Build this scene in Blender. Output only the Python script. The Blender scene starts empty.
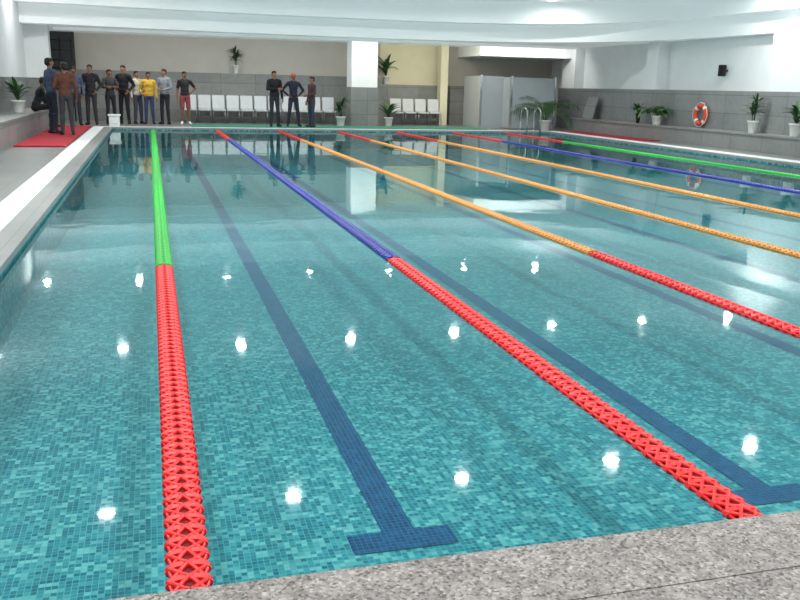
import bpy, bmesh, math, random
import numpy as np
from mathutils import Vector, Matrix
random.seed(7)
scene=bpy.context.scene
try:
    scene.view_settings.view_transform='Standard'
except Exception: pass
COL=scene.collection
def lin(c):
    return tuple(((v/255)/12.92 if v/255<=0.04045 else (((v/255)+.055)/1.055)**2.4) for v in c)
def new_mat(name):
    m=bpy.data.materials.new(name); m.use_nodes=True
    nt=m.node_tree; b=nt.nodes.get('Principled BSDF'); return m,nt,b
MC={}
def mat(name,rgb,rough=.6,metal=0,var=.08,scale=6,bump=0,spec=.5,glow=0):
    if name in MC: return MC[name]
    m,nt,b=new_mat(name)
    c=lin(rgb)
    tc=nt.nodes.new('ShaderNodeTexCoord'); n=nt.nodes.new('ShaderNodeTexNoise'); n.inputs['Scale'].default_value=scale; n.inputs['Detail'].default_value=4
    nt.links.new(tc.outputs['Object'],n.inputs['Vector'])
    r=nt.nodes.new('ShaderNodeValToRGB')
    r.color_ramp.elements[0].position=.3; r.color_ramp.elements[1].position=.7
    r.color_ramp.elements[0].color=tuple(x*(1-var) for x in c)+(1,)
    r.color_ramp.elements[1].color=tuple(min(1,x*(1+var)) for x in c)+(1,)
    nt.links.new(n.outputs['Fac'],r.inputs['Fac']); nt.links.new(r.outputs['Color'],b.inputs['Base Color'])
    b.inputs['Roughness'].default_value=rough; b.inputs['Metallic'].default_value=metal
    b.inputs['Specular IOR Level'].default_value=spec
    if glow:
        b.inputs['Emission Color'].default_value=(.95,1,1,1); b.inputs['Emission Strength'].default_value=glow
    if bump:
        bp=nt.nodes.new('ShaderNodeBump'); bp.inputs['Strength'].default_value=bump; bp.inputs['Distance'].default_value=.01
        nt.links.new(n.outputs['Fac'],bp.inputs['Height']); nt.links.new(bp.outputs['Normal'],b.inputs['Normal'])
    MC[name]=m; return m
def stone(name,c1,c2,axis='xy',bw=.6,bh=.6,rough=.35,mortar=.006,mcol=(90,90,90),spk=0.15,spkscale=60,off=0.0):
    m,nt,b=new_mat(name)
    N=nt.nodes.new; L=nt.links.new
    tc=N('ShaderNodeTexCoord'); sp=N('ShaderNodeSeparateXYZ'); cb=N('ShaderNodeCombineXYZ')
    L(tc.outputs['Object'],sp.inputs[0])
    L(sp.outputs[axis[0].upper()],cb.inputs[0]); L(sp.outputs[axis[1].upper()],cb.inputs[1])
    br=N('ShaderNodeTexBrick'); br.offset=off; br.inputs['Scale'].default_value=1
    br.inputs['Brick Width'].default_value=bw; br.inputs['Row Height'].default_value=bh
    br.inputs['Mortar Size'].default_value=mortar
    br.inputs['Color1'].default_value=lin(c1)+(1,); br.inputs['Color2'].default_value=lin(c2)+(1,)
    br.inputs['Mortar'].default_value=lin(mcol)+(1,)
    L(cb.outputs[0],br.inputs['Vector'])
    n=N('ShaderNodeTexNoise'); n.inputs['Scale'].default_value=spkscale; n.inputs['Detail'].default_value=3
    L(tc.outputs['Object'],n.inputs['Vector'])
    n2=N('ShaderNodeTexNoise'); n2.inputs['Scale'].default_value=1.7; n2.inputs['Detail'].default_value=5
    L(tc.outputs['Object'],n2.inputs['Vector'])
    ad=N('ShaderNodeMath'); ad.operation='ADD'; L(n.outputs['Fac'],ad.inputs[0]); L(n2.outputs['Fac'],ad.inputs[1])
    mr=N('ShaderNodeMapRange'); mr.inputs[1].default_value=.6; mr.inputs[2].default_value=1.4
    mr.inputs[3].default_value=1-spk; mr.inputs[4].default_value=1+spk
    L(ad.outputs[0],mr.inputs[0])
    vm=N('ShaderNodeVectorMath'); vm.operation='SCALE'; L(br.outputs['Color'],vm.inputs[0]); L(mr.outputs[0],vm.inputs['Scale'])
    L(vm.outputs[0],b.inputs['Base Color']); b.inputs['Roughness'].default_value=rough
    return m
def link(o,parent=None):
    COL.objects.link(o)
    if parent: o.parent=parent
    return o
def empty(name,loc=(0,0,0),rz=0):
    e=bpy.data.objects.new(name,None); e.empty_display_size=.2; e.location=loc; e.rotation_euler=(0,0,rz); COL.objects.link(e); return e
def obj_bm(name,bm,mats,parent=None,smooth=False,loc=None):
    me=bpy.data.meshes.new(name); bm.normal_update(); bm.to_mesh(me); bm.free()
    for m in (mats if isinstance(mats,(list,tuple)) else [mats]): me.materials.append(m)
    if smooth: 
        for p in me.polygons: p.use_smooth=True
    o=bpy.data.objects.new(name,me); link(o,parent)
    if loc: o.location=loc
    return o
def bbox(bm,x0,x1,y0,y1,z0,z1,mi=0,M=None):
    vs=[bm.verts.new(Vector(p)) for p in [(x0,y0,z0),(x1,y0,z0),(x1,y1,z0),(x0,y1,z0),(x0,y0,z1),(x1,y0,z1),(x1,y1,z1),(x0,y1,z1)]]
    if M:
        for v in vs: v.co=M@v.co
    for f in [(0,3,2,1),(4,5,6,7),(0,1,5,4),(1,2,6,5),(2,3,7,6),(3,0,4,7)]:
        fc=bm.faces.new([vs[i] for i in f]); fc.material_index=mi
    return vs
def box(name,x0,x1,y0,y1,z0,z1,m,parent=None,bev=0):
    bm=bmesh.new(); bbox(bm,x0,x1,y0,y1,z0,z1)
    if bev: bmesh.ops.bevel(bm,geom=bm.edges[:],offset=bev,segments=2,affect='EDGES')
    return obj_bm(name,bm,m,parent)
def tube(bm,pts,radii,seg=10,mi=0,cap=True):
    pts=[Vector(p) for p in pts]; rings=[]
    if not isinstance(radii,(list,tuple)): radii=[radii]*len(pts)
    prev=None
    for i,p in enumerate(pts):
        d=(pts[min(i+1,len(pts)-1)]-pts[max(i-1,0)]).normalized()
        if prev is None:
            a=Vector((0,0,1)) if abs(d.z)<.9 else Vector((1,0,0)); s=d.cross(a).normalized()
        else: s=(prev-d*prev.dot(d)).normalized()
        prev=s; t=d.cross(s)
        rings.append([bm.verts.new(p+(s*math.cos(2*math.pi*k/seg)+t*math.sin(2*math.pi*k/seg))*radii[i]) for k in range(seg)])
    for a,b in zip(rings,rings[1:]):
        for k in range(seg):
            f=bm.faces.new((a[k],a[(k+1)%seg],b[(k+1)%seg],b[k])); f.material_index=mi; f.smooth=True
    if cap:
        f=bm.faces.new(rings[0][::-1]); f.material_index=mi
        f=bm.faces.new(rings[-1]); f.material_index=mi
def lathe(bm,prof,seg=20,mi=0,c=(0,0,0)):
    rings=[]
    for r,z in prof:
        rings.append([bm.verts.new((c[0]+r*math.cos(2*math.pi*k/seg),c[1]+r*math.sin(2*math.pi*k/seg),c[2]+z)) for k in range(seg)])
    for a,b in zip(rings,rings[1:]):
        for k in range(seg):
            f=bm.faces.new((a[k],a[(k+1)%seg],b[(k+1)%seg],b[k])); f.material_index=mi; f.smooth=True
    return rings

# ---------------- materials
M_white=mat('white_paint',(230,233,234),.7,var=.03,scale=2)
M_ceil=mat('white_ceiling_fill_glow',(240,244,245),.8,var=.015,scale=1,glow=.17)  # white ceiling with an added glow as soft fill, not a lamp
M_beige=mat('taupe_paint',(184,180,173),.8,var=.04,scale=2)
M_cream=mat('cream_paint',(222,216,190),.8,var=.04,scale=2)
M_grey_panel=mat('grey_laminate',(168,174,178),.5,var=.03,scale=3)
M_wallst_x=stone('grey_stone_panels_yz',(128,131,131),(140,142,141),'yz',1.2,.47,.4,.008,(100,102,102),.14,9)
M_wallst_y=stone('grey_stone_panels_xz',(122,124,123),(134,136,134),'xz',1.2,.47,.4,.008,(96,98,98),.14,9)
M_deck=stone('deck_granite_tiles',(122,124,122),(130,131,128),'xy',.6,.6,.28,.005,(98,98,96),.2,70)
M_kerb=stone('coping_stone',(134,136,134),(142,144,141),'xy',.6,.6,.35,.004,(105,105,104),.15,80)
M_grate=mat('white_gutter_plastic',(235,238,238),.5,var=.02)
M_red=mat('red_carpet',(160,26,44),.95,var=.15,scale=40)
M_green=mat('green_carpet',(40,130,105),.95,var=.12,scale=40)
M_chrome=mat('chrome',(215,218,220),.12,1,var=.02)
M_black=mat('black_metal',(22,22,24),.4,.3)
M_dark=mat('recess_shade_colour',(52,54,56),.8)  # dark colour stands in for the shade inside an opening
def granite():
    m,nt,b=new_mat('speckled_granite'); N=nt.nodes.new; L=nt.links.new
    tc=N('ShaderNodeTexCoord')
    v=N('ShaderNodeTexVoronoi'); v.inputs['Scale'].default_value=120; L(tc.outputs['Object'],v.inputs['Vector'])
    sp=N('ShaderNodeSeparateColor'); L(v.outputs['Color'],sp.inputs[0])
    r=N('ShaderNodeValToRGB'); r.color_ramp.interpolation='CONSTANT'
    e=r.color_ramp.elements; e[0].position=0; e[0].color=lin((88,83,81))+(1,); e[1].position=.12; e[1].color=lin((124,118,115))+(1,)
    for p,c in ((.36,(142,136,132)),(.68,(156,149,145)),(.9,(176,169,165))):
        q=e.new(p); q.color=lin(c)+(1,)
    L(sp.outputs[0],r.inputs['Fac'])
    n=N('ShaderNodeTexNoise'); n.inputs['Scale'].default_value=16; n.inputs['Detail'].default_value=8; n.inputs['Roughness'].default_value=.65; L(tc.outputs['Object'],n.inputs['Vector'])
    mr=N('ShaderNodeMapRange'); mr.inputs[1].default_value=.35; mr.inputs[2].default_value=.65; mr.inputs[3].default_value=.68; mr.inputs[4].default_value=1.15
    L(n.outputs['Fac'],mr.inputs[0])
    vm=N('ShaderNodeVectorMath'); vm.operation='SCALE'; L(r.outputs[0],vm.inputs[0]); L(mr.outputs[0],vm.inputs['Scale'])
    L(vm.outputs[0],b.inputs['Base Color']); b.inputs['Roughness'].default_value=.5
    return m
M_gran=granite()
def mosaic(name,cols,grout,size=.025):
    m,nt,b=new_mat(name); N=nt.nodes.new; L=nt.links.new
    tc=N('ShaderNodeTexCoord')
    def cell(sz):
        ad=N('ShaderNodeVectorMath'); ad.operation='ADD'; ad.inputs[1].default_value=(.0031,.0031,.0031); L(tc.outputs['Object'],ad.inputs[0])
        s=N('ShaderNodeVectorMath'); s.operation='SNAP'; s.inputs[1].default_value=(sz,sz,sz); L(ad.outputs[0],s.inputs[0])
        w=N('ShaderNodeTexWhiteNoise'); w.noise_dimensions='3D'; L(s.outputs[0],w.inputs['Vector']); return w.outputs['Value'],ad
    v1,ad=cell(size); v2,_=cell(size*2); 
    a=N('ShaderNodeMath'); a.operation='MULTIPLY_ADD'; L(v1,a.inputs[0]); a.inputs[1].default_value=.6
    b2=N('ShaderNodeMath'); b2.operation='MULTIPLY'; L(v2,b2.inputs[0]); b2.inputs[1].default_value=.4; L(b2.outputs[0],a.inputs[2])
    r=N('ShaderNodeValToRGB'); e=r.color_ramp.elements
    e[0].position=.2; e[0].color=lin(cols[0])+(1,); e[1].position=.82; e[1].color=lin(cols[2])+(1,); q=e.new(.52); q.color=lin(cols[1])+(1,)
    L(a.outputs[0],r.inputs[0])
    fr=N('ShaderNodeVectorMath'); fr.operation='DIVIDE'; fr.inputs[1].default_value=(size,)*3; L(ad.outputs[0],fr.inputs[0])
    f2=N('ShaderNodeVectorMath'); f2.operation='FRACTION'; L(fr.outputs[0],f2.inputs[0])
    sp=N('ShaderNodeSeparateXYZ'); L(f2.outputs[0],sp.inputs[0])
    mn=N('ShaderNodeMath'); mn.operation='MINIMUM'; L(sp.outputs[0],mn.inputs[0]); L(sp.outputs[1],mn.inputs[1])
    lt=N('ShaderNodeMath'); lt.operation='LESS_THAN'; lt.inputs[1].default_value=.12; L(mn.outputs[0],lt.inputs[0])
    mx=N('ShaderNodeMix'); mx.data_type='RGBA'; L(lt.outputs[0],mx.inputs['Factor']); L(r.outputs[0],mx.inputs[6]); mx.inputs[7].default_value=lin(grout)+(1,)
    L(mx.outputs[2],b.inputs['Base Color']); b.inputs['Roughness'].default_value=.4
    return m
M_mos=mosaic('teal_mosaic_tiles',[(20,112,130),(50,146,158),(122,192,192)],(100,172,178))
M_line=mosaic('navy_mosaic_tiles',[(14,56,106),(20,68,120),(34,86,136)],(70,120,156))
def water():
    m=bpy.data.materials.new('pool_water'); m.use_nodes=True; nt=m.node_tree; nt.nodes.clear(); N=nt.nodes.new; L=nt.links.new
    out=N('ShaderNodeOutputMaterial'); mx=N('ShaderNodeMixShader'); fr=N('ShaderNodeFresnel'); fr.inputs['IOR'].default_value=1.33
    tr=N('ShaderNodeBsdfTransparent'); tr.inputs[0].default_value=(.83,.965,.965,1)
    gl=N('ShaderNodeBsdfGlossy'); gl.inputs['Roughness'].default_value=.03; gl.inputs['Color'].default_value=(.9,1,1,1)
    tc=N('ShaderNodeTexCoord'); n=N('ShaderNodeTexNoise'); n.inputs['Scale'].default_value=1.3; n.inputs['Detail'].default_value=2; n.inputs['Roughness'].default_value=.4
    L(tc.outputs['Object'],n.inputs['Vector'])
    bp=N('ShaderNodeBump'); bp.inputs['Strength'].default_value=1; bp.inputs['Distance'].default_value=.003; L(n.outputs['Fac'],bp.inputs['Height'])
    L(bp.outputs[0],fr.inputs['Normal']); L(bp.outputs[0],gl.inputs['Normal'])
    L(fr.outputs[0],mx.inputs[0]); L(tr.outputs[0],mx.inputs[1]); L(gl.outputs[0],mx.inputs[2]); L(mx.outputs[0],out.inputs[0])
    return m
M_water=water()

# ---------------- dimensions
DZ=.08
H=4.1
PX0,PX1,PY0,PY1=-1.1,12.75,2.175,27.2
D=-.51
bm=bmesh.new()
def quad(bm,pts,mi=0):
    f=bm.faces.new([bm.verts.new(p) for p in pts]); f.material_index=mi
e=.02
X0,X1,Y0,Y1=PX0-e,PX1+e,PY0-e,PY1+e
quad(bm,[(X0,Y0,D),(X1,Y0,D),(X1,Y1,D),(X0,Y1,D)])
quad(bm,[(X0,Y0,D),(X0,Y1,D),(X0,Y1,DZ-.05),(X0,Y0,DZ-.05)])
quad(bm,[(X1,Y1,D),(X1,Y0,D),(X1,Y0,DZ-.05),(X1,Y1,DZ-.05)])
quad(bm,[(X0,Y1,D),(X1,Y1,D),(X1,Y1,DZ-.05),(X0,Y1,DZ-.05)])
quad(bm,[(X1,Y0,D),(X0,Y0,D),(X0,Y0,DZ-.08),(X1,Y0,DZ-.08)])
pool=empty('swimming_pool')
obj_bm('basin',bm,M_mos,pool)
bm=bmesh.new()
for k in range(7):
    cx=.985+1.89*k
    if k==6: cx=12.1
    quad(bm,[(cx-.075,3.3,D+.004),(cx+.075,3.3,D+.004),(cx+.075,26.1,D+.004),(cx-.075,26.1,D+.004)])
    for y in (3.22,26.1):
        quad(bm,[(cx-.235,y,D+.005),(cx+.235,y,D+.005),(cx+.235,y+.16,D+.005),(cx-.235,y+.16,D+.005)])
obj_bm('lane_markings',bm,M_line,pool)
bm=bmesh.new(); quad(bm,[(X0,Y0,0),(X1,Y0,0),(X1,Y1,0),(X0,Y1,0)])
obj_bm('water_surface',bm,M_water,pool)
cop=empty('pool_coping')
box('coping_left',-1.33,PX0,PY0,PY1+.125,DZ-.05,DZ,M_kerb,cop)
box('coping_right',PX1,PX1+.12,PY0,PY1+.125,DZ-.05,DZ,M_kerb,cop)
box('coping_far',PX0,PX1,PY1,PY1+.12,DZ-.05,DZ,M_kerb,cop)
gut=empty('overflow_gutter_grating')
def grating(name,x0,x1,y0,y1,along):
    bm=bmesh.new(); bbox(bm,x0,x1,y0,y1,DZ-.06,DZ-.03)
    if along=='y':
        y=y0
        while y<y1-.01:
            bbox(bm,x0+.01,x1-.01,y,min(y+.028,y1),DZ-.03,DZ+.004); y+=.04
        bbox(bm,x0,x0+.015,y0,y1,DZ-.03,DZ+.008); bbox(bm,x1-.015,x1,y0,y1,DZ-.03,DZ+.008)
    else:
        x=x0
        while x<x1-.01:
            bbox(bm,x,min(x+.028,x1),y0+.01,y1-.01,DZ-.03,DZ+.004); x+=.04
        bbox(bm,x0,x1,y0,y0+.015,DZ-.03,DZ+.008); bbox(bm,x0,x1,y1-.015,y1,DZ-.03,DZ+.008)
    obj_bm(name,bm,M_grate,gut)
grating('grate_left',-1.63,-1.335,PY0,PY1+.4,'y')
grating('grate_right',PX1+.125,PX1+.5,PY0,PY1+.4,'y')
grating('grate_far',-1.33,PX1+.12,PY1+.13,PY1+.4,'x')
fl=empty('floor')
box('deck_left',-3.4,-1.635,-6,32.2,-.8,DZ,M_deck,fl)
box('deck_right',PX1+.505,15.1,-6,32.2,-.8,DZ,M_deck,fl)
box('deck_far',-1.635,PX1+.505,PY1+.405,32.2,-.8,DZ,M_deck,fl)
box('deck_back_left',-6.5,-3.4,26,32.2,-.8,DZ,M_deck,fl)
box('deck_near',-1.635,PX1+.505,-6,PY0-.3,-.8,DZ,M_gran,fl)
box('coping_near',-1.635,PX1+.505,PY0-.3,PY0,DZ-.08,DZ+.001,M_gran,cop,bev=.004)

# ---------------- walls
SOF=2.93
wl=empty('wall_left')
box('stone_dado',-3.6,-3.4,-6,28.0,-.1,1.44,M_wallst_x,wl)
box('upper',-3.62,-3.42,-6,28.0,1.44,H+.05,M_white,wl)
wp=empty('wall_return')
box('return_pier',-3.6,-2.77,28.0,28.5,-.1,SOF,M_white,wp)
box('pier_dado',-3.62,-2.75,27.97,28.52,-.1,1.44,M_wallst_y,wp)
lb=empty('stone_bench')
box('bench_body',-3.395,-2.76,-5.9,27.9,DZ,.56,M_wallst_x,lb)
box('bench_top',-3.395,-2.72,-5.9,27.92,.56,.60,M_kerb,lb)
box('wall_side',-6.6,-6.4,26,32.2,-.1,H+.05,M_white)
wb=empty('wall_back')
box('stone_dado_left',-6.4,8.2,31.62,32,-.1,1.74,M_wallst_y,wb)
box('upper_left',-6.4,8.2,32.0,32.2,-.1,H+.05,M_beige,wb)
box('stone_dado_mid',8.2,10.55,31.62,32,-.1,1.5,M_wallst_y,wb)
box('upper_mid',8.2,10.6,32.0,32.2,-.1,H+.05,M_cream,wb)
box('upper_right',10.6,15.3,32.0,32.2,-.1,H+.05,M_beige,wb)
box('stone_dado_right',10.85,15.0,31.7,32,-.1,1.5,M_wallst_y,wb)
box('slim_pier',10.3,10.58,31.2,31.6,DZ,SOF,M_cream,wb)
box('opening_shade_panel',-3.6,-2.32,31.5,31.61,1.74,SOF,M_dark,wb)  # flat panel, the shade of an opening put into its colour
wr=empty('wall_right')
box('stone_dado',14.7,15.1,-6,30.5,-.1,1.48,M_wallst_x,wr)
box('dado_cap',14.7,15.1,-6,30.5,1.48,1.52,M_kerb,wr)
box('upper',15.1,15.3,-6,32.2,-.1,H+.05,M_white,wr)
box('pilaster_1',14.72,15.1,23.9,24.5,1.52,SOF,M_white,wr)
box('pilaster_2',14.72,15.1,16.2,18.8,1.52,SOF,M_white,wr)
box('pilaster_3',14.72,15.1,29.3,30.3,1.52,SOF,M_white,wr)
box('pilaster_4',14.72,15.1,4,10,1.52,SOF,M_white,wr)
rb=empty('stone_bench')
box('bench_body',14.1,14.69,-5.9,28.4,DZ,.47,M_wallst_x,rb)
box('bench_top',14.06,14.69,-5.9,28.42,.47,.51,M_kerb,rb)
box('wall_near',-3.6,15.3,-6.2,-6,-.1,H+.05,M_white)
pl=empty('pillar')
box('shaft',6.65,7.55,29.8,30.6,DZ,SOF,M_white,pl)
box('stone_base',6.62,7.58,29.77,30.63,DZ,1.38,M_wallst_y,pl)
box('ceiling_bulkhead',11.2,15.1,29.6,32,2.55,SOF,M_white)
# ceiling
cl=empty('ceiling')
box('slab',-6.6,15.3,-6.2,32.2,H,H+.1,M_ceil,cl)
def chain(offx,offy):
    pts=[]
    for i in range(0,17):
        t=math.radians(90+ (52-52*i/16))
        pts.append((5+(17.5-offx)*math.cos(t),18+(10.2-offy)*math.sin(t)**.7))
    for i in range(1,25):
        t=math.radians(90-90*i/24)
        pts.append((5+(9.9-offx)*max(0,math.cos(t))**.6,18+(10.2-offy)*max(0,math.sin(t))**.6))
    pts.append((5+9.9-offx,-6))
    return pts
A=chain(0,0); B=chain(.25,.75)
bm=bmesh.new()
def band(bm,P,z0,z1):
    a=[bm.verts.new((x,y,z0)) for x,y in P]; b=[bm.verts.new((x,y,z1)) for x,y in P]
    for i in range(len(P)-1):
        f=bm.faces.new((a[i],a[i+1],b[i+1],b[i])); f.smooth=True
def strip(bm,P,Q,z):
    a=[bm.verts.new((x,y,z)) for x,y in P]; b=[bm.verts.new((x,y,z)) for x,y in Q]
    for i in range(len(P)-1):
        bm.faces.new((a[i],a[i+1],b[i+1],b[i]))
def outer(P):
    Q=[]
    for i,(x,y) in enumerate(P):
        if i<28: Q.append((x if i<20 else x+(15.2-x)*(i-20)/8,32.1))
        else: Q.append((15.2, 32.1-(i-27)*(32.1-18)/(len(P)-1-27-1) if i<len(P)-1 else -6))
    return Q
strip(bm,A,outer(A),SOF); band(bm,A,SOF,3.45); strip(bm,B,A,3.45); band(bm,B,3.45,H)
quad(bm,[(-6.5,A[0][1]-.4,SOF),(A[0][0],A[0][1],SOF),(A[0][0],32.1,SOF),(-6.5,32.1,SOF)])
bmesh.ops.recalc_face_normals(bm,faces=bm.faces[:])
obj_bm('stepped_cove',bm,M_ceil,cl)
box('fill_strip_shield',-2.7,14.6,28.95,28.98,SOF-.085,SOF,M_ceil,cl)  # made-up lip that hides the added fill strips and their reflections

# ---------------- lights
dl=empty('recessed_ceiling_downlights')
M_trim=mat('white_trim',(240,240,240),.5,var=.01)
bmT=bmesh.new()
def downlight(x,y,z,power,r=.1,color=(1,.985,.96)):
    lathe(bmT,[(r+.003,0),(r+.003,-.022),(r+.022,-.022),(r+.026,0)],20,0,(x,y,z))
    ld=bpy.data.lights.new('lamp','AREA'); ld.shape='DISK'; ld.size=2*r; ld.energy=power; ld.color=color
    o=bpy.data.objects.new('lamp',ld); o.location=(x,y,z-.003); link(o,dl)
for yy,pw in ((-3.8,62),(3.59,78),(10.96,88),(18.36,92),(25.3,48)):
    for k in range(-2,6):
        if yy>25 and k>4: continue
        downlight(1.68+2.46*k+(.27 if yy>25 else 0),yy,H,pw)
obj_bm('trims',bmT,M_trim,dl)
cv=empty('hidden_fill_strips')  # added fill for the back zone, kept out of view; no known fixtures
def fill_strip(x0,x1,y,z,power,color,tilt):
    ld=bpy.data.lights.new('strip','AREA'); ld.shape='RECTANGLE'; ld.size=x1-x0; ld.size_y=.05; ld.energy=power; ld.color=color
    o=bpy.data.objects.new('strip',ld); o.location=((x0+x1)/2,y,z); o.rotation_euler=(math.radians(tilt),0,0); link(o,cv)
fill_strip(-2.6,7.4,29.03,SOF-.03,110,(1,.98,.94),28)
fill_strip(7.9,10.9,29.03,SOF-.03,52,(1,.88,.68),28)
fill_strip(11.2,14.4,29.03,SOF-.03,30,(1,.98,.94),28)

# ---------------- lane ropes
def plastic(name,rgb):
    return mat(name,rgb,.35,var=.05,scale=30)
RC={'red':plastic('red_plastic',(232,34,36)),'green':plastic('green_plastic',(44,192,66)),'blue':plastic('blue_plastic',(48,54,160)),'orange':plastic('orange_plastic',(232,156,70))}
M_cable=mat('steel_cable',(150,150,155),.4,.8)
M_hub=mat('dark_maroon_plastic',(110,14,18),.5)
ZS=.36
def unit_mesh(col):
    bm=bmesh.new(); R=.068; seg=18; Lu=.075
    def rim(y,r,w,t):
        prof=[(r,y-w),(r,y+w),(r-t,y+w),(r-t,y-w)]
        rr=[[bm.verts.new((pr*math.cos(2*math.pi*k/seg),py,pr*math.sin(2*math.pi*k/seg)*ZS)) for k in range(seg)] for pr,py in prof]
        for i in range(4):
            a=rr[i]; b=rr[(i+1)%4]
            for k in range(seg): bm.faces.new((a[k],a[(k+1)%seg],b[(k+1)%seg],b[k]))
    rim(0,R,.013,.03)
    n=5
    for sgn in (1,-1):
        for k in range(n):
            a0=2*math.pi*(k+.25)/n; pts=[]
            for j in range(5):
                f=j/4; a=a0+sgn*f*2*math.pi/n; r=R-.006-.014*math.sin(math.pi*f)
                pts.append((r*math.cos(a),f*Lu,r*math.sin(a)*ZS))
            tube(bm,pts,.008,5,0,False)
    a=[bm.verts.new((.04*math.cos(2*math.pi*k/10),0,.04*ZS*math.sin(2*math.pi*k/10))) for k in range(10)]
    b=[bm.verts.new((.04*math.cos(2*math.pi*k/10),Lu,.04*ZS*math.sin(2*math.pi*k/10))) for k in range(10)]
    for k in range(10):
        f=bm.faces.new((a[k],a[(k+1)%10],b[(k+1)%10],b[k])); f.material_index=1
    f=bm.faces.new(a[::-1]); f.material_index=1; f=bm.faces.new(b); f.material_index=1
    me=bpy.data.meshes.new('float_'+col); bm.to_mesh(me); bm.free()
    me.materials.append(RC[col]); me.materials.append(M_hub if col=='red' else RC[col])
    return me,Lu
UM={c:unit_mesh(c) for c in RC}
ropes=[(.05,'green'),(1.92,'blue'),(3.79,'orange'),(5.68,'orange'),(7.57,'orange'),(9.46,'blue'),(11.33,'green')]
for i,(x,c) in enumerate(ropes):
    r=empty('lane_rope',(x,0,.006))
    segs=[('red',2.25,6.95),(c,6.95,22.9),('red',22.9,27.1)] if i else [('red',2.25,6.95),(c,6.95,27.1)]
    if i>=3: segs=[('red',2.25,6.4),(c,6.4,22.9),('red',22.9,27.1)]
    for cc,a,b in segs:
        me,Lu=UM[cc]; o=bpy.data.objects.new(cc+'_floats',me); link(o,r); o.location=(0,a,0)
        md=o.modifiers.new('Array','ARRAY'); md.use_relative_offset=False; md.use_constant_offset=True; md.constant_offset_displace=(0,Lu,0); md.count=int((b-a)/Lu)
    bm=bmesh.new(); tube(bm,[(0,PY0-.015,0),(0,PY1+.015,0)],.006,6); obj_bm('cable',bm,M_cable,r)

# ---------------- carpets
box('red_carpet',-2.66,-1.68,18.9,27.3,DZ,DZ+.03,M_red)
box('red_carpet',13.3,14.0,22.2,27.2,DZ,DZ+.025,M_red)
box('green_carpet',1.2,10.9,27.75,29.2,DZ,DZ+.02,M_green)

# ---------------- booth
bt=empty('changing_booth')
box('side_panel',11.15,11.2,29.3,31.0,DZ,1.86,M_grey_panel,bt)
box('front_panel_1',11.2,12.02,29.3,29.35,DZ,1.86,M_grey_panel,bt)
box('front_panel_2',12.0,13.65,28.55,28.6,DZ+.03,1.83,M_grey_panel,bt)
box('middle_panel',12.0,12.05,28.6,31.0,DZ+.03,1.83,M_grey_panel,bt)
box('end_panel',13.6,13.65,28.6,31.0,DZ+.03,1.83,M_grey_panel,bt)
box('post_1',11.12,11.2,29.27,29.35,DZ,1.9,M_chrome,bt)
box('post_2',11.97,12.04,28.52,28.6,DZ,1.88,M_chrome,bt)
box('post_3',13.6,13.67,28.52,28.6,DZ,1.88,M_chrome,bt)
lad=empty('pool_ladder',(12.25,PY1,0))
bm=bmesh.new()
for sx in (-.24,.24):
    pts=[(sx,.42,DZ)]
    for a in range(0,181,15):
        t=math.radians(a); pts.append((sx,.16+.26*math.cos(t),.62+.22*math.sin(t)))
    pts.append((sx,-.12,-.45)); tube(bm,pts,.026,10)
    lathe(bm,[(.05,DZ),(.05,DZ+.015),(.022,DZ+.02)],12,0,(sx,.42,0))
for z in (-.05,-.28): bbox(bm,-.24,.24,-.16,-.08,z,z+.02)
obj_bm('rails_and_steps',bm,M_chrome,lad)
sb=empty('starting_block',(-1.05,27.82,DZ))
bm=bmesh.new(); bbox(bm,-.15,.15,-.14,.14,0,.3); bbox(bm,-.18,.18,-.17,.17,.3,.35); bbox(bm,-.09,.09,-.16,-.14,.08,.22)
bmesh.ops.bevel(bm,geom=bm.edges[:],offset=.01,segments=1,affect='EDGES'); obj_bm('block',bm,M_white,sb)
rl=empty('metal_railing',(-2.75,30.6,0))
bm=bmesh.new()
for z in (1.75,2.0,2.3,2.6): tube(bm,[(-.3,0,z+.02),(.4,0,z+.02)],.02,6)
for x in (-.3,.05,.4): tube(bm,[(x,0,DZ),(x,0,2.7)],.022,6)
obj_bm('bars',bm,M_black,rl)
# life ring
lr=empty('life_ring',(14.61,21.3,.87))
bm=bmesh.new(); n=40
rings=[]
for i in range(n):
    a=2*math.pi*i/n
    rings.append([bm.verts.new(((.055*math.sin(2*math.pi*k/12)),math.cos(a)*(.24+.062*math.cos(2*math.pi*k/12)),math.sin(a)*(.24+.062*math.cos(2*math.pi*k/12)))) for k in range(12)])
for i in range(n):
    for k in range(12):
        f=bm.faces.new((rings[i][k],rings[(i+1)%n][k],rings[(i+1)%n][(k+1)%12],rings[i][(k+1)%12])); f.smooth=True
        f.material_index=1 if (i%10) in (4,5) else 0
obj_bm('ring',bm,[mat('orange_foam',(220,72,30),.6),M_white],lr)
bm=bmesh.new()
for q in range(4):
    a0=math.pi/2*q+math.pi*.28; pts=[]
    for j in range(9):
        a=a0+j/8*math.pi/2*.96; rr=.305+.03*math.sin(math.pi*j/8); pts.append((-.03,rr*math.cos(a),rr*math.sin(a)))
    tube(bm,pts,.007,6)
tube(bm,[(.085,0,.3),(-.03,0,.32)],.012,6)
obj_bm('grab_line',bm,M_white,lr)
sp=empty('wall_speaker',(14.93,21.0,2.05))
bm=bmesh.new(); bbox(bm,-.08,.08,-.08,.08,-.15,.15); bmesh.ops.bevel(bm,geom=bm.edges[:],offset=.015,segments=2,affect='EDGES')
bbox(bm,.08,.17,-.02,.02,-.03,.03)
obj_bm('cabinet',bm,M_black,sp)
bm=bmesh.new(); M=Matrix.Translation((14.3,27.3,.515))@Matrix.Rotation(math.radians(14),4,'Y'); bbox(bm,-.02,.02,-.35,.35,0,.75,0,M)
obj_bm('leaning_stone_slab',bm,M_wallst_x)

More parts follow.
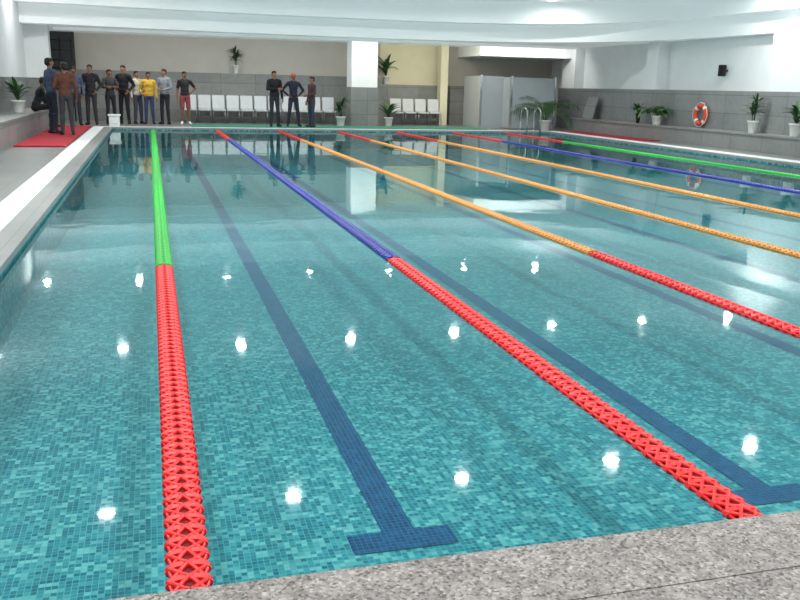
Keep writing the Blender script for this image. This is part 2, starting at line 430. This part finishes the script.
# ---------------- plants
M_pot=mat('white_ceramic_pot',(228,228,224),.3,var=.02)
M_potd=mat('dark_vase',(30,30,32),.3)
M_soil=mat('soil',(50,38,30),.95)
M_leaf=mat('leaf_green',(48,84,42),.5,var=.35,scale=14)
M_leaf2=mat('palm_leaf_green',(66,104,50),.5,var=.35,scale=14)
def leaf(bm,base,az,up,L,w,droop,segs=7,fold=.25):
    p=Vector(base); el=up; d=L/segs; prev=None
    for i in range(segs+1):
        f=i/segs
        hd=Vector((math.cos(az)*math.cos(el),math.sin(az)*math.cos(el),math.sin(el)))
        side=Vector((-math.sin(az),math.cos(az),0)); nrm=side.cross(hd)
        ww=w*max(0,math.sin(math.pi*min(1,(f*.92+.08))))**.7
        a=bm.verts.new(p+side*ww+nrm*(-fold*ww)); b=bm.verts.new(p); c=bm.verts.new(p-side*ww+nrm*(-fold*ww))
        if prev:
            bm.faces.new((prev[0],prev[1],b,a)).smooth=True; bm.faces.new((prev[1],prev[2],c,b)).smooth=True
        prev=(a,b,c); p=p+hd*d; el-=droop/segs
def frond(bm,base,az,up,L,droop,n=13):
    p=Vector(base); el=up; pts=[]
    for i in range(n+1):
        hd=Vector((math.cos(az)*math.cos(el),math.sin(az)*math.cos(el),math.sin(el))); pts.append((p.copy(),hd,el)); p=p+hd*(L/n); el-=droop/n
    tube(bm,[q[0] for q in pts],[.007*(1-.7*i/n) for i in range(n+1)],5)
    for i in range(3,n+1):
        q,hd,e=pts[i]; ll=L*.36*math.sin(math.pi*(i/(n+2)))+.05
        for s in (1,-1): leaf(bm,q,az+s*.85,e-.1,ll,.013,.8,4,.1)
def plant(name,x,y,z,Hh,kind='dracaena',potr=.14,poth=.28,dark=False,lim=None):
    rnd=random.Random(int(x*100+y*10)); r=empty(name,(x,y,z))
    bm=bmesh.new()
    lathe(bm,[(.001,0),(potr*.68,0),(potr*.72,.02),(potr*.95,poth*.86),(potr*1.06,poth*.87),(potr*1.08,poth),(potr*.96,poth),(potr*.92,poth*.9)],24)
    obj_bm('pot',bm,M_potd if dark else M_pot,r)
    bm=bmesh.new(); lathe(bm,[(potr*.93,poth*.9),(.001,poth*.92)],20); obj_bm('soil',bm,M_soil,r)
    bm=bmesh.new()
    h=Hh-poth
    if kind=='dracaena':
        for s in range(3):
            sx,sy=rnd.uniform(-.04,.04),rnd.uniform(-.04,.04); th=h*(.25+.2*s)
            tube(bm,[(sx,sy,poth*.9),(sx*1.4,sy*1.4,poth+th)],[.014,.01],6)
            for k in range(15):
                leaf(bm,(sx*1.4,sy*1.4,poth+th*(.6+.4*k/14)),rnd.uniform(0,6.28),rnd.uniform(.5,1.4),h*rnd.uniform(.38,.6),.028,rnd.uniform(.7,1.7))
    elif kind=='broad':
        for k in range(20):
            az=rnd.uniform(0,6.28); tube(bm,[(0,0,poth*.9),(.05*math.cos(az),.05*math.sin(az),poth+h*.3*rnd.random()+.05)],[.008,.006],5)
            leaf(bm,(.03*math.cos(az),.03*math.sin(az),poth+h*.25*rnd.random()),az,rnd.uniform(.6,1.4),h*rnd.uniform(.5,.85),.055,rnd.uniform(.5,1.6))
    else:
        for k in range(19):
            az=rnd.uniform(0,6.28); frond(bm,(.02*math.cos(az),.02*math.sin(az),poth*.9),az,rnd.uniform(.9,1.45),h*rnd.uniform(.85,1.15),rnd.uniform(1.1,2.0))
    if lim:
        for v in bm.verts:
            for ax,lo,hi in lim:
                o=(x,y,z)[ax]; lo2,hi2=lo-o,hi-o
                if v.co[ax]>hi2: v.co[ax]=hi2-.02*rnd.random()
                if v.co[ax]<lo2: v.co[ax]=lo2+.02*rnd.random()
    obj_bm('foliage',bm,M_leaf if kind!='palm' else M_leaf2,r)
    return r
LR=[(0,13,14.67)]
plant('potted_dracaena',14.36,17.2,.51,1.0,'broad',.15,.3,lim=LR)
plant('potted_dracaena',14.34,18.7,.51,1.02,'dracaena',.13,.3,lim=LR)
plant('potted_palm',14.38,23.1,.51,.78,'palm',.16,.26,lim=LR)
plant('potted_houseplant',14.4,24.2,.51,.7,'broad',.08,.3,True,lim=LR)
plant('potted_palm',13.1,28.05,DZ,1.6,'palm',.2,.34,lim=[(1,27.75,28.5)])
plant('potted_dracaena',-3.06,23.1,.60,.98,'broad',.16,.3,lim=[(0,-3.38,0)])
plant('potted_dracaena',6.2,29.45,DZ,1.1,'dracaena',.16,.32,lim=[(1,28,29.76)])
plant('potted_dracaena',8.0,29.9,DZ,1.1,'broad',.15,.3,lim=[(0,7.6,9)])
plant('potted_houseplant',2.95,31.8,1.74,.98,'dracaena',.1,.28,lim=[(1,31,31.98)])
plant('potted_houseplant',8.38,31.8,1.5,1.3,'broad',.13,.3,lim=[(1,31,31.98)])

# ---------------- chairs
M_chair=mat('white_vinyl',(198,201,204),.5,var=.04)
M_leg=mat('chair_steel',(130,130,132),.3,.8)
def chair_mesh():
    bm=bmesh.new()
    bbox(bm,-.21,.21,-.21,.21,.41,.47)
    M=Matrix.Translation((0,.2,.47))@Matrix.Rotation(math.radians(-9),4,'X')
    bbox(bm,-.21,.21,-.02,.02,0,.46,0,M)
    bmesh.ops.bevel(bm,geom=bm.edges[:],offset=.015,segments=2,affect='EDGES')
    for x,y in ((-.19,-.19),(.19,-.19),(-.19,.19),(.19,.19)): tube(bm,[(x,y,.42),(x*1.05,y*1.1,0)],.013,6,1)
    for x in (-.19,.19): tube(bm,[(x,.2,.42),(x,.25,.82)],.012,6,1)
    tube(bm,[(-.19,-.2,.2),(.19,-.2,.2)],.009,6,1)
    me=bpy.data.meshes.new('banquet_chair'); bm.to_mesh(me); bm.free(); me.materials.append(M_chair); me.materials.append(M_leg); return me
cm=chair_mesh()
for x in [1.3+.475*i for i in range(11)]+[8.6,9.08,9.56,10.04]:
    o=bpy.data.objects.new('banquet_chair',cm); link(o); o.location=(x,30.75 if x<7 else 31.0,DZ); o.rotation_euler=(0,0,random.uniform(-.05,.05))

# ---------------- people
ICO=None
def ico():
    global ICO
    if ICO is None:
        b=bmesh.new(); bmesh.ops.create_icosphere(b,subdivisions=2,radius=1); ICO=([v.co.copy() for v in b.verts],[[v.index for v in f.verts] for f in b.faces]); b.free()
    return ICO
def add_cap(bm,a,b,ra,rb,mi=0):
    V,F=ico(); a=Vector(a); b=Vector(b)
    t=bmesh.new()
    for v in V: t.verts.new(a+v*ra)
    for v in V: t.verts.new(b+v*rb)
    r=bmesh.ops.convex_hull(t,input=t.verts[:])
    bmesh.ops.delete(t,geom=[v for v in t.verts if not v.link_faces],context='VERTS')
    mp={}
    for v in t.verts: mp[v]=bm.verts.new(v.co)
    for f in t.faces:
        nf=bm.faces.new([mp[v] for v in f.verts]); nf.material_index=mi; nf.smooth=True
    t.free()
def add_ell(bm,c,r,R=None,mi=0):
    V,F=ico(); R=R or Matrix.Identity(3); c=Vector(c)
    vs=[bm.verts.new(c+R@Vector((v.x*r[0],v.y*r[1],v.z*r[2]))) for v in V]
    for f in F:
        nf=bm.faces.new([vs[i] for i in f]); nf.material_index=mi; nf.smooth=True
ARMS={
 'down':((.235,-.03,1.13),(.25,.05,.88)),
 'pocket':((.28,-.08,1.15),(.185,.07,.98)),
 'front':((.25,.02,1.14),(.09,.22,1.08)),
 'crossed':((.24,.06,1.16),(-.03,.23,1.17)),
 'hips':((.36,-.08,1.18),(.19,.03,1.02)),
 'behind':((.25,-.12,1.14),(.04,-.17,.98)),
 'phone':((.23,.1,1.16),(.12,.3,1.34)),
 'point':((.26,.2,1.26),(.28,.44,1.32)),
}
def person(name,x,y,z,head,h,cols,armL='down',armR='down',lean=0,stance=.1,turn=0,shortsleeve=False,shorts=False,jacket=False,hat=None,seated=False,step=0):
    s=h/1.72
    skin,shirt,pants,shoe,hair=cols
    mats=[mat('skin_%d_%d'%(skin[0],skin[1]),skin,.55,var=.05),
          mat('top_%d_%d_%d'%shirt,shirt,.85,var=.18,scale=9,bump=.3),
          mat('trousers_%d_%d_%d'%pants,pants,.85,var=.15,scale=9,bump=.3),
          mat('shoe_%d_%d_%d'%shoe,shoe,.5),mat('hair_%d_%d_%d'%hair,hair,.6,var=.3,scale=60),
          mat('lips',(150,84,76),.5),mat('eye_white',(225,222,215),.3),mat('eye_dark',(25,18,14),.2)]
    if hat: mats.append(mat('cap_%d_%d_%d'%hat,hat,.6))
    P=[]
    hipz=.92
    if seated: hipz=.10
    Rl=Matrix.Rotation(-lean,3,'X'); hip=Vector((0,0,hipz))
    def U(p):
        v=Vector(p)-Vector((0,0,.92)); return hip+Rl@v
    Rt=Rl@Matrix.Rotation(turn,3,'Z')
    def UH(p):
        v=Vector(p)-Vector((0,0,1.5)); return U((0,0,1.5))+Rt@v
    def cap(a,b,ra,rb,l): P.append(('c',Vector(a),Vector(b),ra,rb,l))
    def ell(c,r,l,R=None): P.append(('e',Vector(c),r,R or Matrix.Identity(3),l))
    jx=.012 if jacket else 0
    ell(U((0,0,1.30)),(.165+jx,.112+jx,.17),1,Rl)
    ell(U((0,.005,1.14)),(.142+jx,.108+jx,.16),1,Rl)
    ell(U((0,0,1.00)),(.158+jx,.115+jx,.12 if not jacket else .15),1,Rl)
    cap(U((-.15,0,1.40)),U((.15,0,1.40)),.065+jx,.065+jx,1)
    cap(U((-.06,0,1.445)),U((.06,0,1.445)),.05,.05,1)
    ell(hip+Vector((0,0,-.01)),(.155,.112,.10),2)
    cap(U((0,-.005,1.43)),UH((0,0,1.54)),.056,.052,0)
    ell(UH((0,-.005,1.625)),(.074,.092,.093),0,Rt)
    ell(UH((0,.02,1.565)),(.058,.068,.068),0,Rt)
    cap(UH((0,.088,1.625)),UH((0,.102,1.592)),.010,.016,0)
    for sx in (-1,1):
        ell(UH((sx*.076,-.002,1.605)),(.012,.02,.032),0,Rt)
    if hat:
        ell(UH((0,-.008,1.665)),(.088,.104,.075),8,Rt); cap(UH((-.04,.09,1.665)),UH((.04,.09,1.665)),.012,.012,8); cap(UH((-.03,.13,1.66)),UH((.03,.13,1.66)),.010,.010,8)
        ell(UH((0,-.04,1.60)),(.078,.07,.06),4,Rt)
    else:
        ell(UH((0,-.018,1.658)),(.083,.095,.072),4,Rt)
        ell(UH((0,-.045,1.61)),(.079,.066,.075),4,Rt)
        ell(UH((0,.045,1.695)),(.06,.045,.028),4,Rt)
    hands=[]
    for sx,pose in ((-1,armL),(1,armR)):
        e,w=ARMS[pose] if isinstance(pose,str) else pose
        S=U((sx*.178,0,1.40)); E=U((sx*e[0],e[1],e[2])); W=U((sx*w[0],w[1],w[2]))
        cap(S,E,.058+jx*.6,.045+jx*.6,1)
        ls=0 if shortsleeve else 1
        if shortsleeve: 
            P.pop(); Mm=S.lerp(E,.7); cap(S,Mm,.06,.055,1); cap(Mm,E,.044,.04,0)
        cap(E,W,(.041 if not shortsleeve else .038)+jx*.6,(.032 if not shortsleeve else .025)+jx*.4,ls)
        d=(W-E).normalized()
        nin=Vector((-sx,0.15,0)); nin=(nin-d*nin.dot(d)).normalized(); sd=d.cross(nin).normalized()
        cap(W,W+d*.03,.026,.028,0)
        Rm=Matrix((sd,d,nin)).transposed()
        ell(W+d*.055,(.041,.052,.018),0,Rm)
        hands.append((W,d,nin,sd,sx))
    for sx in (-1,1):
        st=stance*sx
        if seated:
            Hh=hip+Vector((sx*.09,0,-.01)); K=hip+Vector((sx*.13,.42,.03)); An=hip+Vector((sx*.12,.40,-.42))
        else:
            Hh=hip+Vector((sx*.085,0,-.03)); An=Vector((sx*.02+st,step*sx*.5,.075)); K=(Hh+An)*.5+Vector((0,.03,.015))
        cap(Hh,K,.088,.060,2)
        if shorts:
            P.pop(); Mm=Hh.lerp(K,.85); cap(Hh,Mm,.092,.078,2); cap(Mm,K,.055,.052,0); cap(K,An,.052,.036,0)
            cap(K+(An-K)*.2,K+(An-K)*.45,.056,.052,0)
        else:
            cap(K,An,.060,.048,2); cap(K+(An-K)*.15+Vector((0,-.012,0)),K+(An-K)*.45,.062,.056,2)
        toe=An+Vector((sx*.035,.145,-.042)); heel=An+Vector((0,-.045,-.035))
        cap(heel,toe,.042,.034,3); cap(An+Vector((0,.02,0)),An+Vector((sx*.015,.07,-.03)),.042,.036,3)
    bm=bmesh.new()
    for p in P:
        if p[0]=='c': add_cap(bm,p[1],p[2],p[3],p[4])
        else: add_ell(bm,p[1],p[2],p[3])
    me=bpy.data.meshes.new('tmp'); bm.to_mesh(me); bm.free()
    o=bpy.data.objects.new('tmp',me); COL.objects.link(o)
    md=o.modifiers.new('r','REMESH'); md.mode='VOXEL'; md.voxel_size=.0125
    md=o.modifiers.new('s','SMOOTH'); md.factor=.5; md.iterations=3
    dg=bpy.context.evaluated_depsgraph_get(); dg.update()
    me2=bpy.data.meshes.new_from_object(o.evaluated_get(dg))
    bpy.data.objects.remove(o)
    nf=len(me2.polygons); C=np.zeros(nf*3); me2.polygons.foreach_get('center',C); C=C.reshape(-1,3)
    best=np.full(nf,1e9); lab=np.zeros(nf,dtype=int)
    for p in P:
        if p[0]=='c':
            a=np.array(p[1]); b=np.array(p[2]); ab=b-a; t=np.clip(((C-a)@ab)/max(1e-9,ab@ab),0,1)
            dd=np.linalg.norm(C-(a+t[:,None]*ab),axis=1)-(p[3]+(p[4]-p[3])*t); l=p[5]
        else:
            R=np.array(p[3]); q=(C-np.array(p[1]))@R; r=np.array(p[2]); k=np.linalg.norm(q/r,axis=1); g=np.linalg.norm(q/(r*r),axis=1)+1e-9
            dd=k*(k-1)/g; l=p[4]
        mk=dd<best; best[mk]=dd[mk]; lab[mk]=l
    me2.polygons.foreach_set('material_index',lab.astype(np.int32))
    bm=bmesh.new(); bm.from_mesh(me2)
    if not seated:
        for v in bm.verts: v.co.z=max(v.co.z,.002)
    for f in bm.faces: f.smooth=True
    for W,d,nin,sd,sx in hands:
        for k,(off,Lf) in enumerate(((.030,.070),(.011,.080),(-.010,.074),(-.029,.058))):
            p=W+d*.092+sd*off; dd=d.copy(); curl=.32
            for j,fr in enumerate((.45,.3,.25)):
                dd=(dd+nin*curl).normalized(); q=p+dd*Lf*fr
                add_cap(bm,p,q,.0095-.001*j,.0085-.001*j,0); p=q
        sg=1 if (sd.y>0) else -1
        p=W+d*.03+sd*sg*.03; dd=(d*.6+sd*sg*.7+nin*.35).normalized(); q=p+dd*.04; add_cap(bm,p,q,.012,.010,0)
        q2=q+(dd*.5+d*.6+nin*.2).normalized()*.03; add_cap(bm,q,q2,.010,.008,0)
    for sx in (-1,1):
        add_ell(bm,UH((sx*.030,.079,1.618)),(.014,.009,.008),Rt,6); add_ell(bm,UH((sx*.030,.085,1.618)),(.006,.005,.006),Rt,7)
        add_ell(bm,UH((sx*.030,.084,1.638)),(.018,.006,.004),Rt,4)
    add_ell(bm,UH((0,.085,1.563)),(.024,.008,.007),Rt,5)
    for v in bm.verts: v.co*=s
    me3=bpy.data.meshes.new(name); bm.to_mesh(me3); bm.free(); bpy.data.meshes.remove(me2)
    for m in mats: me3.materials.append(m)
    o=bpy.data.objects.new(name,me3); COL.objects.link(o); o.location=(x,y,z); o.rotation_euler=(0,0,math.radians(head))
    return o
SK=(150,104,80); SK2=(128,86,64); HB=(18,15,14)
Z=DZ; ZC=DZ+.03
person('man',-1.95,22.8,ZC,10,1.70,(SK2,(98,58,44),(56,56,62),(30,26,24),HB),'front','down',jacket=True,turn=.3)
person('man',-2.32,23.3,ZC,-60,1.80,(SK,(66,86,114),(34,40,58),(30,26,24),HB),'down','front')
person('man',-2.82,24.3,.605,-75,1.70,(SK2,(30,32,38),(24,26,32),(20,20,20),HB),((.24,.16,1.18),(.16,.34,1.02)),((.24,.16,1.18),(.14,.36,1.02)),seated=True,lean=.35)
person('man',-1.72,28.6,Z,170,1.78,(SK,(38,36,40),(52,50,54),(25,22,22),HB),'pocket','down',jacket=True)
person('man',-1.18,29.0,Z,200,1.66,(SK2,(60,58,62),(36,36,42),(25,22,22),HB),'crossed','crossed')
person('man',-.78,29.4,Z,160,1.80,(SK,(20,21,26),(26,27,34),(20,20,20),HB),'pocket','pocket',jacket=True)
person('man',-.38,29.5,Z,215,1.64,(SK,(196,188,170),(60,64,84),(30,26,24),HB),'front','down')
person('man',-.03,29.4,Z,180,1.62,(SK2,(208,164,56),(52,66,104),(40,30,26),HB),'down','pocket',jacket=True)
person('man',.46,29.5,Z,150,1.72,(SK,(136,142,152),(38,40,50),(25,22,22),HB),'front','front')
person('man',1.08,29.3,Z,185,1.66,(SK2,(36,32,36),(140,66,70),(230,230,230),HB),'hips','down',shorts=True,shortsleeve=True)
person('man',3.80,28.25,Z+.02,190,1.72,(SK,(24,25,30),(40,42,50),(20,20,20),HB),'down','crossed',jacket=True)
person('man',4.42,28.35,Z+.02,185,1.66,(SK2,(34,38,60),(34,38,54),(25,22,22),HB),'hips','hips',stance=.17,hat=(205,96,48))
person('man',5.0,28.25,Z+.02,110,1.58,(SK,(82,54,60),(52,56,76),(25,22,22),HB),'front','down')
person('man',-2.15,28.2,Z,185,1.70,(SK2,(72,84,110),(44,46,56),(25,22,22),HB),'down','pocket')

# ---------------- world + camera
w=bpy.data.worlds.new('world'); scene.world=w; w.use_nodes=True
w.node_tree.nodes['Background'].inputs[0].default_value=(.8,.9,1,1); w.node_tree.nodes['Background'].inputs[1].default_value=.3
cam=bpy.data.cameras.new('camera'); co=bpy.data.objects.new('camera',cam); COL.objects.link(co); scene.camera=co
cam.sensor_width=36; cam.lens=867/800*36; cam.clip_end=200
yaw=math.radians(16); p=math.atan(213/867); ro=.0238
R0=Vector((math.cos(yaw),-math.sin(yaw),0)); F=Vector((math.sin(yaw)*math.cos(p),math.cos(yaw)*math.cos(p),-math.sin(p))); U0=R0.cross(F)
R=(R0*math.cos(ro)+U0*math.sin(ro)); U=(U0*math.cos(ro)-R0*math.sin(ro))
mw=Matrix((R,U,-F)).transposed().to_4x4(); mw.translation=Vector((0,0,1.42)); co.matrix_world=mw
